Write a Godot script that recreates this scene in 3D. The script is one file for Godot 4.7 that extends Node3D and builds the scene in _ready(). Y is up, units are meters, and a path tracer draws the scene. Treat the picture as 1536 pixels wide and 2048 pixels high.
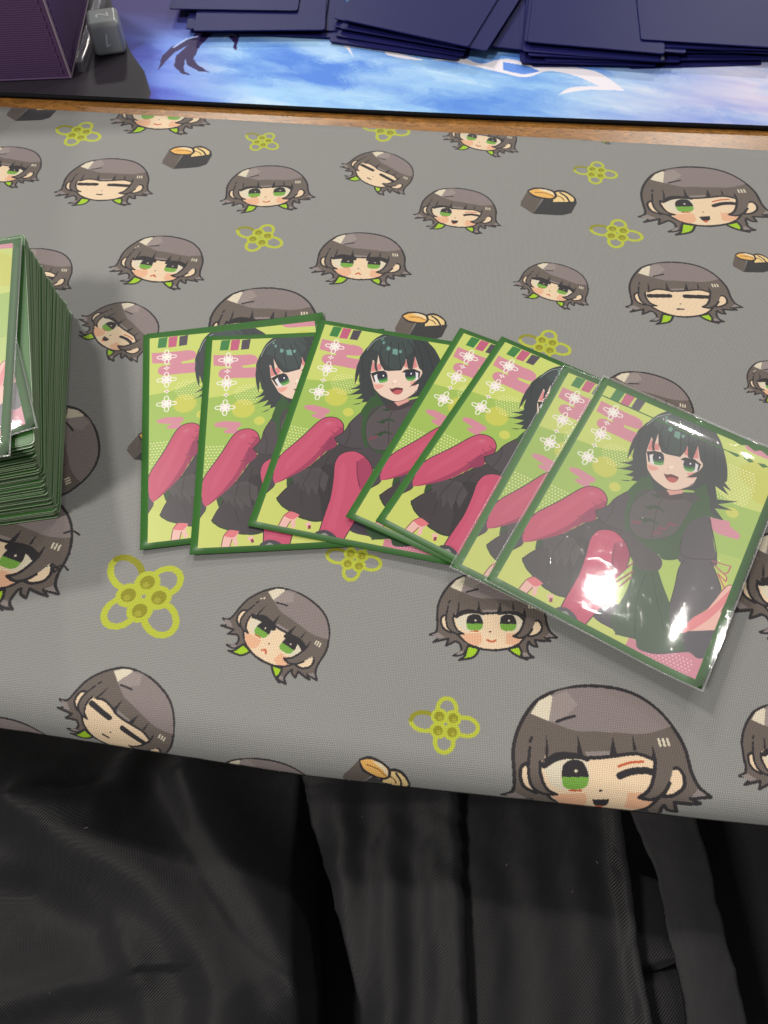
extends Node3D
# A close-up of sleeved cards fanned out on a printed cloth playmat at a shared table.
# Lengths in the builders are millimetres; MM turns them into metres.

const MM := 0.001
const INKM := Color8(52, 48, 52)
const BROWN := Color8(112, 101, 95)
const MAUVE := Color8(144, 131, 130)
const PALEHAIR := Color8(150, 138, 136)
const PALECROWN := Color8(160, 147, 144)
const CREAM := Color8(232, 220, 196)
const LIME := Color8(170, 212, 40)
const SKIN := Color8(246, 218, 184)
const BLUSH := Color8(242, 188, 152)
const EYEWHITE := Color8(232, 220, 196)
const IRIS := Color8(124, 176, 72)
const RUST := Color8(206, 100, 66)

var img: Image            # the picture being printed
var frame: Transform2D    # from drawing units to its pixels
var rng := RandomNumberGenerator.new()
var used := {}
var mat := {}


func _ready():
	rng.seed = 20240
	view_and_light()
	materials()
	table_and_mats()
	lap_garment()
	fanned_cards()
	card_stack()
	navy_piles()
	box_and_die()


func view_and_light():
	var cam := Camera3D.new()
	cam.name = "camera"
	cam.fov = 67.08
	cam.near = 0.01
	cam.far = 20.0
	add_child(cam)
	cam.position = Vector3(0, 216.9, 0) * MM
	cam.rotation_degrees = Vector3(-59.45, 0, 0.12)
	var eye := CameraAttributesPhysical.new()
	eye.frustum_focal_length = 18.104
	eye.frustum_focus_distance = 0.265
	eye.exposure_aperture = 22.0
	cam.attributes = eye
	cam.current = true

	var we := WorldEnvironment.new()
	we.name = "environment"
	var e := Environment.new()
	e.background_mode = Environment.BG_COLOR
	e.background_color = Color(0.43, 0.43, 0.425)
	e.background_energy_multiplier = 1.0
	e.tonemap_mode = Environment.TONE_MAPPER_LINEAR
	e.tonemap_exposure = 1.06
	e.sdfgi_enabled = true
	e.ssao_enabled = true
	e.ssil_enabled = true
	we.environment = e
	add_child(we)

	# the hall's ceiling lights, two metres above the table
	lamp(Vector3(0.79, 2.0, -1.07), 0.07, 0.7)
	lamp(Vector3(-1.25, 2.0, 0.75), 0.42, 4.4)
	lamp(Vector3(-1.2, 2.0, -1.35), 0.22, 3.3)
	lamp(Vector3(1.45, 2.0, -3.3), 0.3, 4.7)
	lamp(Vector3(-0.64, 2.0, -3.6), 0.3, 4.7)


func lamp(at: Vector3, size: float, energy: float):
	var l := AreaLight3D.new()
	l.name = numbered("ceiling_light")
	l.area_size = Vector2(size, size)
	l.area_normalize_energy = true
	l.light_energy = energy
	l.light_color = Color(1.0, 0.985, 0.955)
	l.area_range = 12.0
	l.shadow_enabled = true
	l.rotation_degrees = Vector3(-90, 0, 0)
	l.position = at
	add_child(l)


# ---------------------------------------------------------------- naming

func numbered(called: String) -> String:
	if not used.has(called):
		used[called] = 0
		return called
	used[called] += 1
	return "%s_%03d" % [called, used[called]]


func tag(o: Node3D, label: String, category: String, group := "", kind := ""):
	if label: o.set_meta("label", label)
	if category: o.set_meta("category", category)
	if group: o.set_meta("group", group)
	if kind: o.set_meta("kind", kind)


func base(called: String, at: Vector3, turn := 0.0) -> Node3D:
	var o := Node3D.new()
	o.name = numbered(called)
	add_child(o)
	o.position = at * MM
	o.rotation.y = turn
	return o


func part(called: String, mesh: Mesh, m: Material, parent: Node) -> MeshInstance3D:
	var o := MeshInstance3D.new()
	o.name = called
	o.mesh = mesh
	o.material_override = m
	parent.add_child(o, true)
	return o


# ---------------------------------------------------------------- mesh builders

# a sheet from a function of the grid (i, j) -> point in millimetres, with uv from uvf
func grid(nu: int, nv: int, at: Callable, uvf: Callable, thick := 0.0) -> ArrayMesh:
	var st := SurfaceTool.new()
	st.begin(Mesh.PRIMITIVE_TRIANGLES)
	st.set_smooth_group(0)
	var n := (nu + 1) * (nv + 1)
	for j in nv + 1:
		for i in nu + 1:
			var p: Vector3 = at.call(float(i) / nu, float(j) / nv)
			var q: Vector2 = uvf.call(float(i) / nu, float(j) / nv)
			st.set_uv(q)
			st.set_uv2(q)
			st.add_vertex(p * MM)
	for j in nv:
		for i in nu:
			var a := j * (nu + 1) + i
			var b := a + nu + 1
			for k in [a, a + 1, b, a + 1, b + 1, b]: st.add_index(k)
	if thick > 0.0:
		# underside and rim, in a smoothing group of their own by doubling the vertices
		for j in nv + 1:
			for i in nu + 1:
				var p: Vector3 = at.call(float(i) / nu, float(j) / nv)
				st.set_uv(uvf.call(float(i) / nu, float(j) / nv))
				st.add_vertex((p - Vector3(0, thick, 0)) * MM)
		for j in nv:
			for i in nu:
				var a := n + j * (nu + 1) + i
				var b := a + nu + 1
				for k in [a, b, a + 1, a + 1, b, b + 1]: st.add_index(k)
		var rim: Array[int] = []
		for i in nu: rim.append(i)
		for j in nv: rim.append(j * (nu + 1) + nu)
		for i in nu: rim.append(nv * (nu + 1) + nu - i)
		for j in nv: rim.append((nv - j) * (nu + 1))
		var first := 2 * n
		for k in rim + [rim[0]]:
			var i: int = k % (nu + 1)
			var j: int = k / (nu + 1)
			var p: Vector3 = at.call(float(i) / nu, float(j) / nv)
			st.set_uv(uvf.call(float(i) / nu, float(j) / nv))
			st.add_vertex(p * MM)
			st.set_uv(uvf.call(float(i) / nu, float(j) / nv))
			st.add_vertex((p - Vector3(0, thick, 0)) * MM)
		for k in rim.size():
			var a := first + 2 * k
			for q in [a, a + 1, a + 2, a + 2, a + 1, a + 3]: st.add_index(q)
	st.generate_normals()
	return st.commit()


# a rounded flat slab: outline with corner radius r, thickness t, bevelled rim, top at y = t
func slab(w: float, h: float, t: float, r: float, bevel := 0.0) -> ArrayMesh:
	var ring := PackedVector2Array()
	for c in 4:
		var cx := (w / 2 - r) * (1 if c == 0 or c == 3 else -1)
		var cz := (h / 2 - r) * (1 if c < 2 else -1)
		for k in 4:
			var a := PI / 2 * c + PI / 6 * k
			ring.append(Vector2(cx + r * cos(a), cz + r * sin(a)))
	var st := SurfaceTool.new()
	st.begin(Mesh.PRIMITIVE_TRIANGLES)
	st.set_smooth_group(-1)
	var n := ring.size()
	var lv := [[0.0, bevel], [bevel, 0.0], [t - bevel, 0.0], [t, bevel]] if bevel > 0 else [[0.0, 0.0], [t, 0.0]]
	var tops := []
	for l in lv:
		var row := []
		for q in ring:
			var s: Vector2 = q * (1.0 - 2.0 * l[1] / minf(w, h))
			row.append(Vector3(s.x, l[0], s.y) * MM)
		tops.append(row)
	for l in tops.size() - 1:
		for k in n:
			var a: Vector3 = tops[l][k]
			var b: Vector3 = tops[l][(k + 1) % n]
			var c: Vector3 = tops[l + 1][k]
			var d: Vector3 = tops[l + 1][(k + 1) % n]
			for v in [a, b, c, b, d, c]: st.add_vertex(v)
	for k in n:
		var m0 := Vector3.ZERO
		var m1 := Vector3(0, t * MM, 0)
		var last: Array = tops[tops.size() - 1]
		for v in [last[k], last[(k + 1) % n], m1]: st.add_vertex(v)
		for v in [tops[0][(k + 1) % n], tops[0][k], m0]: st.add_vertex(v)
	st.generate_normals()
	return st.commit()


# a box whose edges are rounded by r with three steps
func round_box(w: float, h: float, d: float, r: float) -> ArrayMesh:
	var st := SurfaceTool.new()
	st.begin(Mesh.PRIMITIVE_TRIANGLES)
	st.set_smooth_group(0)
	var n := 10
	var half := Vector3(w, h, d) / 2
	var inner := half - Vector3(r, r, r)
	var at := 0
	for f in 6:
		var ax := f / 2
		var sg := 1.0 if f % 2 == 0 else -1.0
		for j in n + 1:
			for i in n + 1:
				var u := edge_step(i, n, r, half[(ax + 1) % 3])
				var v := edge_step(j, n, r, half[(ax + 2) % 3])
				var p := Vector3.ZERO
				p[ax] = half[ax] * sg
				p[(ax + 1) % 3] = u
				p[(ax + 2) % 3] = v
				var c := p.clamp(-inner, inner)
				var dir := (p - c).normalized()
				st.set_normal(dir)
				st.set_uv(Vector2(u, v) * MM)
				st.add_vertex((c + dir * r) * MM)
		for j in n:
			for i in n:
				var a := at + j * (n + 1) + i
				var b := a + n + 1
				for k in ([a, b, a + 1, a + 1, b, b + 1] if sg > 0 else [a, a + 1, b, a + 1, b + 1, b]): st.add_index(k)
		at += (n + 1) * (n + 1)
	return st.commit()


func edge_step(i: int, n: int, r: float, half: float) -> float:
	var k := 4
	if i <= k: return -half + r * (1.0 - cos(PI / 2 * i / k)) * 1.0
	if i >= n - k: return half - r * (1.0 - cos(PI / 2 * (n - i) / k)) * 1.0
	return lerpf(-half + r, half - r, float(i - k) / (n - 2 * k))


# a round bar along points (millimetres), radius r
func bar(pts: Array, r: float, sides := 6) -> ArrayMesh:
	var st := SurfaceTool.new()
	st.begin(Mesh.PRIMITIVE_TRIANGLES)
	st.set_smooth_group(0)
	for k in pts.size():
		var a: Vector3 = pts[maxi(k - 1, 0)]
		var b: Vector3 = pts[mini(k + 1, pts.size() - 1)]
		var t := (b - a).normalized()
		var x := t.cross(Vector3.UP if absf(t.y) < 0.9 else Vector3.RIGHT).normalized()
		var y := x.cross(t)
		for s in sides:
			var g := TAU * s / sides
			st.add_vertex((pts[k] + (x * cos(g) + y * sin(g)) * r) * MM)
	for k in pts.size() - 1:
		for s in sides:
			var a := k * sides + s
			var b := k * sides + (s + 1) % sides
			for q in [a, a + sides, b, b, a + sides, b + sides]: st.add_index(q)
	st.generate_normals()
	return st.commit()


# ---------------------------------------------------------------- printing: filled outlines and strokes on an Image

func fill(flat: Array, col: Color):
	var n := flat.size() / 2
	if n < 3: return
	var pts := PackedVector2Array()
	pts.resize(n)
	for k in n: pts[k] = frame * Vector2(flat[2 * k], flat[2 * k + 1])
	fill_px(pts, col)


func fill_px(pts: PackedVector2Array, col: Color):
	var n := pts.size()
	var w := img.get_width()
	var h := img.get_height()
	var lo := 1e9
	var hi := -1e9
	for q in pts:
		lo = minf(lo, q.y)
		hi = maxf(hi, q.y)
	var y0 := maxi(0, ceili(lo - 0.5))
	var y1 := mini(h - 1, floori(hi - 0.5))
	if y1 < y0: return
	var rows: Array[PackedFloat32Array] = []
	rows.resize(y1 - y0 + 1)
	for k in n:
		var a := pts[k]
		var b := pts[(k + 1) % n]
		if a.y == b.y: continue
		if a.y > b.y:
			var c := a
			a = b
			b = c
		var s := (b.x - a.x) / (b.y - a.y)
		for y in range(maxi(y0, ceili(a.y - 0.5)), mini(y1, ceili(b.y - 0.5) - 1) + 1):
			rows[y - y0].append(a.x + (y + 0.5 - a.y) * s)
	for r in rows.size():
		var xs := rows[r]
		xs.sort()
		for k in xs.size() / 2:
			var xa := maxi(0, roundi(xs[2 * k]))
			var xb := mini(w, roundi(xs[2 * k + 1]))
			if xb > xa: img.fill_rect(Rect2i(xa, y0 + r, xb - xa, 1), col)


# a rounded outline through the points; sharp turns stay sharp
func smooth(flat: Array, closed := true) -> Array:
	var n := flat.size() / 2
	var p := []
	for k in n: p.append(Vector2(flat[2 * k], flat[2 * k + 1]))
	var tan := []
	for k in n:
		var a: Vector2 = p[(k + n - 1) % n] if closed else p[maxi(k - 1, 0)]
		var b: Vector2 = p[(k + 1) % n] if closed else p[mini(k + 1, n - 1)]
		var u: Vector2 = p[k] - a
		var v: Vector2 = b - p[k]
		tan.append(Vector2.ZERO if u.length() > 0 and v.length() > 0 and absf(u.angle_to(v)) > 1.25 else (b - a) * 0.5)
	var out := []
	for k in (n if closed else n - 1):
		var a: Vector2 = p[k]
		var b: Vector2 = p[(k + 1) % n]
		var len := a.distance_to(b)
		var ta: Vector2 = tan[k].limit_length(len)
		var tb: Vector2 = tan[(k + 1) % n].limit_length(len)
		for s in 5:
			var t := s / 5.0
			var q := a * (2 * t * t * t - 3 * t * t + 1) + ta * (t * t * t - 2 * t * t + t) + b * (3 * t * t - 2 * t * t * t) + tb * (t * t * t - t * t)
			out.append(q.x)
			out.append(q.y)
	if not closed:
		out.append(p[n - 1].x)
		out.append(p[n - 1].y)
	return out


func stroke(flat: Array, width: float, col: Color):
	var r := maxf(width * frame.get_scale().x / 2, 0.6)
	var n := flat.size() / 2
	for k in n:
		var a := frame * Vector2(flat[2 * k], flat[2 * k + 1])
		disc(a, r, col)
		if k + 1 < n:
			var b := frame * Vector2(flat[2 * k + 2], flat[2 * k + 3])
			var d := (b - a).orthogonal().normalized() * r
			fill_px(PackedVector2Array([a + d, b + d, b - d, a - d]), col)


func disc(c: Vector2, r: float, col: Color, ry := -1.0, turn := 0.0):
	var pts := PackedVector2Array()
	for k in 12:
		pts.append(c + Vector2(r * cos(TAU * k / 12), (r if ry < 0 else ry) * sin(TAU * k / 12)).rotated(turn))
	fill_px(pts, col)


func spot(x: float, y: float, r: float, col: Color):
	disc(frame * Vector2(x, y), r * frame.get_scale().x, col)


func texture() -> ImageTexture:
	return ImageTexture.create_from_image(img)


# a tile of repeating relief, value(x, y) in 0..1
func tile(n: int, value: Callable) -> Image:
	var t := Image.create(n, n, false, Image.FORMAT_RGB8)
	for y in n:
		for x in n:
			var v: float = value.call(x, y)
			t.set_pixel(x, y, Color(v, v, v))
	return t


# ---------------------------------------------------------------- materials

func plain(col: Color, rough: float, spec := 0.5) -> StandardMaterial3D:
	var m := StandardMaterial3D.new()
	m.albedo_color = col
	m.roughness = rough
	m.metallic_specular = spec
	return m


func materials():
	# the printed girl card, seen through its sleeve
	mat.print = plain(Color.WHITE, 0.36, 0.5)
	mat.print.albedo_color = Color(0.93, 0.92, 0.92)
	mat.print.albedo_texture = card_print()
	mat.green = plain(Color8(58, 106, 48), 0.4, 0.45)
	mat.clear = StandardMaterial3D.new()
	mat.clear.transparency = BaseMaterial3D.TRANSPARENCY_ALPHA
	mat.clear.albedo_color = Color(1, 1, 1, 0.06)
	mat.clear.roughness = 0.045
	mat.clear.normal_enabled = true
	mat.clear.normal_texture = scratches()
	mat.clear.normal_scale = 0.22
	mat.film = plain(Color8(196, 204, 190), 0.25)
	mat.film_green = plain(Color8(138, 158, 128), 0.35)
	mat.seam = StandardMaterial3D.new()
	mat.seam.transparency = BaseMaterial3D.TRANSPARENCY_ALPHA
	mat.seam.albedo_color = Color(1, 1, 1, 0.05)
	mat.seam.roughness = 0.16

	# navy card backs: matt plastic with a fine grain
	var grain := FastNoiseLite.new()
	grain.seed = 4
	grain.frequency = 0.35
	var gi := Image.create(256, 256, false, Image.FORMAT_RGB8)
	for y in 256:
		for x in 256:
			var v := 0.5 + 0.5 * grain.get_noise_2d(x, y)
			gi.set_pixel(x, y, Color(v, v, v))
	mat.navy = plain(Color8(26, 27, 84), 0.5, 0.28)
	mat.navy.heightmap_enabled = true
	mat.navy.heightmap_texture = ImageTexture.create_from_image(gi)
	mat.navy.heightmap_scale = 0.004
	mat.navy.uv1_triplanar = true
	mat.navy.uv1_scale = Vector3.ONE * 40.0

	# black twill
	var tw := tile(128, func(x, y): return 0.5 + 0.5 * sin(TAU * (x + y) / 16.0) * (0.75 + 0.25 * sin(TAU * (x - y) / 8.0)))
	mat.twill = plain(Color8(30, 29, 31), 0.54, 0.36)
	mat.twill.heightmap_enabled = true
	mat.twill.heightmap_texture = ImageTexture.create_from_image(tw)
	mat.twill.heightmap_scale = 0.018
	mat.twill.uv1_triplanar = true
	mat.twill.uv1_scale = Vector3.ONE * 130.0
	mat.twill.rim_enabled = true
	mat.twill.rim = 0.1
	mat.twill.rim_tint = 0.2
	mat.strap = plain(Color8(40, 39, 41), 0.75, 0.4)
	mat.strap.heightmap_enabled = true
	mat.strap.heightmap_texture = mat.twill.heightmap_texture
	mat.strap.heightmap_scale = 0.01
	mat.strap.uv1_triplanar = true
	mat.strap.uv1_scale = Vector3(60, 60, 220)

	# deck box cloth
	var cl := tile(64, func(x, y): return 0.5 + 0.25 * sin(TAU * x / 16.0) + 0.25 * sin(TAU * y / 16.0))
	mat.box = plain(Color8(92, 66, 106), 0.6, 0.4)
	mat.box.heightmap_enabled = true
	mat.box.heightmap_texture = ImageTexture.create_from_image(cl)
	mat.box.heightmap_scale = 0.015
	mat.box.uv1_triplanar = true
	mat.box.uv1_scale = Vector3.ONE * 250.0
	mat.piping = plain(Color8(168, 150, 164), 0.6)
	mat.thread = plain(Color8(116, 78, 140), 0.6)
	mat.acrylic = StandardMaterial3D.new()
	mat.acrylic.transparency = BaseMaterial3D.TRANSPARENCY_ALPHA
	mat.acrylic.albedo_color = Color(0.85, 0.86, 0.9, 0.05)
	mat.acrylic.roughness = 0.12
	mat.die = plain(Color8(168, 174, 176), 0.24)
	mat.die.subsurf_scatter_enabled = true
	mat.die.subsurf_scatter_strength = 0.15
	mat.digit = plain(Color8(232, 234, 236), 0.4)
	mat.edge = plain(Color8(24, 24, 27), 0.85, 0.3)

	# wood laminate
	img = Image.create(1024, 256, false, Image.FORMAT_RGB8)
	var f := FastNoiseLite.new()
	f.seed = 11
	f.frequency = 0.01
	for y in 256:
		for x in 1024:
			var warp := f.get_noise_2d(x * 0.8, y * 2.0) * 26.0
			var band := 0.5 + 0.5 * f.get_noise_2d(x * 0.25, (y + warp) * 16.0)
			var fine := f.get_noise_2d(x * 2.2 + 500, (y + warp * 0.4) * 70.0)
			var pore := f.get_noise_2d(x * 5.0 + 900, y * 90.0)
			var c := Color8(112, 76, 36).lerp(Color8(180, 124, 62), clampf(band * 1.25 - 0.1 + fine * 0.3, 0, 1))
			if pore > 0.42: c = c.darkened(0.35)
			img.set_pixel(x, y, c)
	mat.wood = plain(Color.WHITE, 0.36, 0.5)
	mat.wood.albedo_texture = texture()
	mat.wood.uv1_scale = Vector3(3.2, 9.0, 1)

	# the grey cloth mat with its print, its weave multiplied in
	mat.mat = plain(Color.WHITE, 0.62, 0.35)
	mat.mat.albedo_texture = mat_print()
	var wv := tile(32, func(x, y):
		var s := 0.5 + 0.5 * sin(TAU * (x + 0.5 * (y / 8)) / 8.0)
		var t := 0.5 + 0.5 * sin(TAU * y / 8.0)
		return 0.72 + 0.28 * clampf(s * 0.8 + t * 0.7, 0.0, 1.0))
	mat.mat.detail_enabled = true
	mat.mat.detail_blend_mode = BaseMaterial3D.BLEND_MODE_MUL
	mat.mat.detail_uv_layer = BaseMaterial3D.DETAIL_UV_2
	mat.mat.detail_albedo = ImageTexture.create_from_image(wv)
	var bump := tile(24, func(x, y): return 0.5 + 0.25 * sin(TAU * (x + y / 3.0) / 3.0) + 0.25 * sin(TAU * y / 3.0))
	var big := Image.create(2040, 1584, false, Image.FORMAT_RGB8)
	for y in 66:
		for x in 85: big.blit_rect(bump, Rect2i(0, 0, 24, 24), Vector2i(x * 24, y * 24))
	big.bump_map_to_normal_map(2.0)
	mat.mat.normal_enabled = true
	mat.mat.normal_texture = ImageTexture.create_from_image(big)
	mat.mat.normal_scale = 0.35
	mat.mat.rim_enabled = true
	mat.mat.rim = 0.15

	mat.painting = plain(Color.WHITE, 0.6, 0.4)
	mat.painting.albedo_texture = sky_painting()


func scratches() -> ImageTexture:
	img = Image.create(512, 704, false, Image.FORMAT_RGB8)
	img.fill(Color(0.5, 0.5, 0.5))
	frame = Transform2D()
	var f := FastNoiseLite.new()
	f.seed = 21
	f.frequency = 0.02
	for y in 704:
		for x in 512:
			var v := 0.5 + 0.05 * f.get_noise_2d(x, y)
			img.set_pixel(x, y, Color(v, v, v))
	for k in 900:
		var at := Vector2(rng.randf() * 512, rng.randf() * 704)
		var a := rng.randfn(0.35, 0.7)
		var d := Vector2.from_angle(a) * rng.randf_range(6, 46)
		var v := rng.randf_range(0.45, 0.56)
		stroke([at.x, at.y, at.x + d.x * 0.5 + rng.randf() * 2, at.y + d.y * 0.5, at.x + d.x, at.y + d.y + rng.randf() * 3], 0.8, Color(v, v, v))
	img.bump_map_to_normal_map(3.0)
	return texture()


# ---------------------------------------------------------------- the print on the grey mat (u across, v towards the viewer, millimetres)

const MAT_U := -40.0
const MAT_V := -5.0
const MAT_W := 420.0
const MAT_H := 325.0

func mat_print() -> ImageTexture:
	var k := 4.8
	img = Image.create(int(MAT_W * k), int(MAT_H * k), false, Image.FORMAT_RGB8)
	img.fill(Color8(150, 149, 147))
	var page := Transform2D(Vector2(k, 0), Vector2(0, k), Vector2(-MAT_U * k, -MAT_V * k))
	for q in [
		[42.4, 16.8, 22.6, 15],
		[127.1, 14.7, 17.9, 30],
		[182.4, 0.1, 22.5, 10],
		[137.0, 77.9, 21.2, 22],
		[277.2, 22.8, 19.1, 8],
		[283.9, 62.0, 21.6, 10],
		[253.5, 127.0, 19.6, 15],
		[129.4, 241.1, 32.8, 45],
		[192.4, 222.7, 17.8, 8],
		[223.5, 271.7, 19.4, 2],
		]:
		frame = page * Transform2D(deg_to_rad(q[3]), Vector2.ONE * q[2] / 100.0, 0.0, Vector2(q[0], q[1]))
		_knot()
	for q in [
		[95.3, 28.7, 22.4, -14],
		[255.8, 43.9, 24.4, -2],
		[336.6, 74.5, 16.1, -6],
		[206.3, 120.9, 20.2, -6],
		[15.2, 0.7, 23.5, -10],
		[205.6, 289.8, 19.1, 14],
		[118.3, 185.3, 17.2, 0],
		[279.0, 240.2, 16.2, 10],
		]:
		frame = page * Transform2D(deg_to_rad(q[3]), Vector2(1.0, 1.28) * q[2] / 100.0, 0.0, Vector2(q[0], q[1]))
		_roll()
	for q in [
		["closed", 65.1, 56.8, 42.2, -4],
		["smile", 136.1, 53.9, 40.4, -9],
		["closed", 179.5, 36.1, 34.5, 32],
		["wink", 217.4, 59.7, 36.9, 6],
		["wink", 322.4, 47.3, 58.1, -7],
		["stare", 99.4, 102.7, 39.0, 5],
		["half", 180.3, 93.7, 40.6, 0],
		["half", 255.8, 99.6, 30.7, 20],
		["closed", 307.0, 102.4, 44.8, -5],
		["wink", 90.0, 138.2, 34, 38],
		["half", 147.3, 132.4, 47, -5],
		["half", 16.6, 49.5, 36.4, 6],
		["closed", 50.5, 113.0, 35.3, 4],
		["stare", 75.4, 195.1, 46.7, 60],
		["closed", 287.4, 158.4, 38.0, 12],
		["stare", 337.7, 141.8, 26.8, 2],
		["stare", 77.0, 236.2, 54.1, 14],
		["stare", 170.4, 254.2, 34.9, 28],
		["smile", 236.3, 244.2, 37.8, -4],
		["closed", 128.5, 284.6, 37, 33],
		["wink", 267.8, 287.5, 55.5, -6],
		["smile", 322.3, 277.4, 37.5, -3],
		["stare", 332.4, 228.2, 50.5, 4],
		["smile", 77.2, 4.7, 46.5, -1],
		["half", 146.3, -4.6, 13.1, 4],
		["smile", 225.7, 7.4, 35.2, 14],
		["stare", 278.5, -3.3, 23.0, 12],
		["closed", 93.9, 304.7, 40.7, -1],
		["closed", 173.5, 306.1, 35.2, 1],
		]:
		frame = page * Transform2D(deg_to_rad(q[4]), Vector2(q[3] / 1000.0, q[3] / 1000.0), 0.0, Vector2(q[1], q[2]))
		_head(q[0])
	# loose hairs beside the big head at the left edge
	frame = page
	stroke(smooth([98.5, 221.6, 101, 220.6, 103.5, 221.8], false), 0.7, INKM)
	stroke(smooth([98, 232.8, 100.5, 234.2, 99.6, 235.6, 98.8, 234.2, 101.5, 233, 103.6, 234.4], false), 0.6, INKM)
	return texture()


func _knot():
	var y := Color8(192, 200, 64)
	var d := Color8(150, 148, 38)
	for k in 4:
		var a := TAU * k / 4
		var long := [1.0, 0.86, 1.08, 0.82][k] as float
		var pts := []
		for s in 15:
			var g := TAU * s / 14
			var q := Vector2(29 * long + 18 * long * cos(g), 13.5 * sin(g)).rotated(a)
			pts.append_array([q.x, q.y])
		stroke(pts, 6.2, y)
		if k == 1 or k == 2: stroke(pts.slice(0, 16), 6.2, d if k == 2 else y)
		stroke(pts.slice(10, 16), 6.2, d if k == 0 else y)
	for k in 4:
		var c := Vector2(14, 0).rotated(TAU * (k + 0.5) / 4)
		spot(c.x, c.y, 12.6, y)
	for k in 4:
		var c := Vector2(14.5, 0).rotated(TAU * (k + 0.5) / 4)
		spot(c.x, c.y, 7.2, d)
		spot(c.x + 1.5, c.y + 2.5, 3.2, Color8(172, 170, 56))


func _roll():
	fill([-34, -22, -48, 4, -49, 12, -28, 28, -8, -8], Color8(104, 94, 88))
	fill([-28, 28, -8, -4, 14, 0, 48, -4, 50, 2, 38, 24, 22, 29, 0, 29], Color8(60, 59, 61))
	fill(smooth([4, 2, 8, -18, 22, -24, 36, -20, 48, -8, 48, -2, 30, 4]), INKM)
	fill(smooth([8, 2, 12, -16, 22, -20, 34, -17, 45, -7, 44, 0, 28, 1]), Color8(246, 214, 150))
	stroke(smooth([22, -18, 32, -10, 37, 0], false), 3.2, INKM)
	stroke(smooth([14, -12, 24, -8, 28, -2], false), 2.0, Color8(120, 84, 50))
	fill(smooth([-36, -20, -24, -27, -6, -27, 12, -21, 16, -10, 8, -3, -10, -4, -26, -8]), INKM)
	fill(smooth([-33, -19, -22, -24, -6, -24, 9, -19, 12, -10, 6, -6, -9, -7, -24, -11]), Color8(246, 190, 106))
	fill(smooth([-16, -23, -4, -24, 9, -18, 12, -11, 2, -17]), Color8(246, 226, 190))
	stroke(smooth([-22, -17, -4, -16, 10, -10], false), 1.6, Color8(150, 100, 50))


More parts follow.
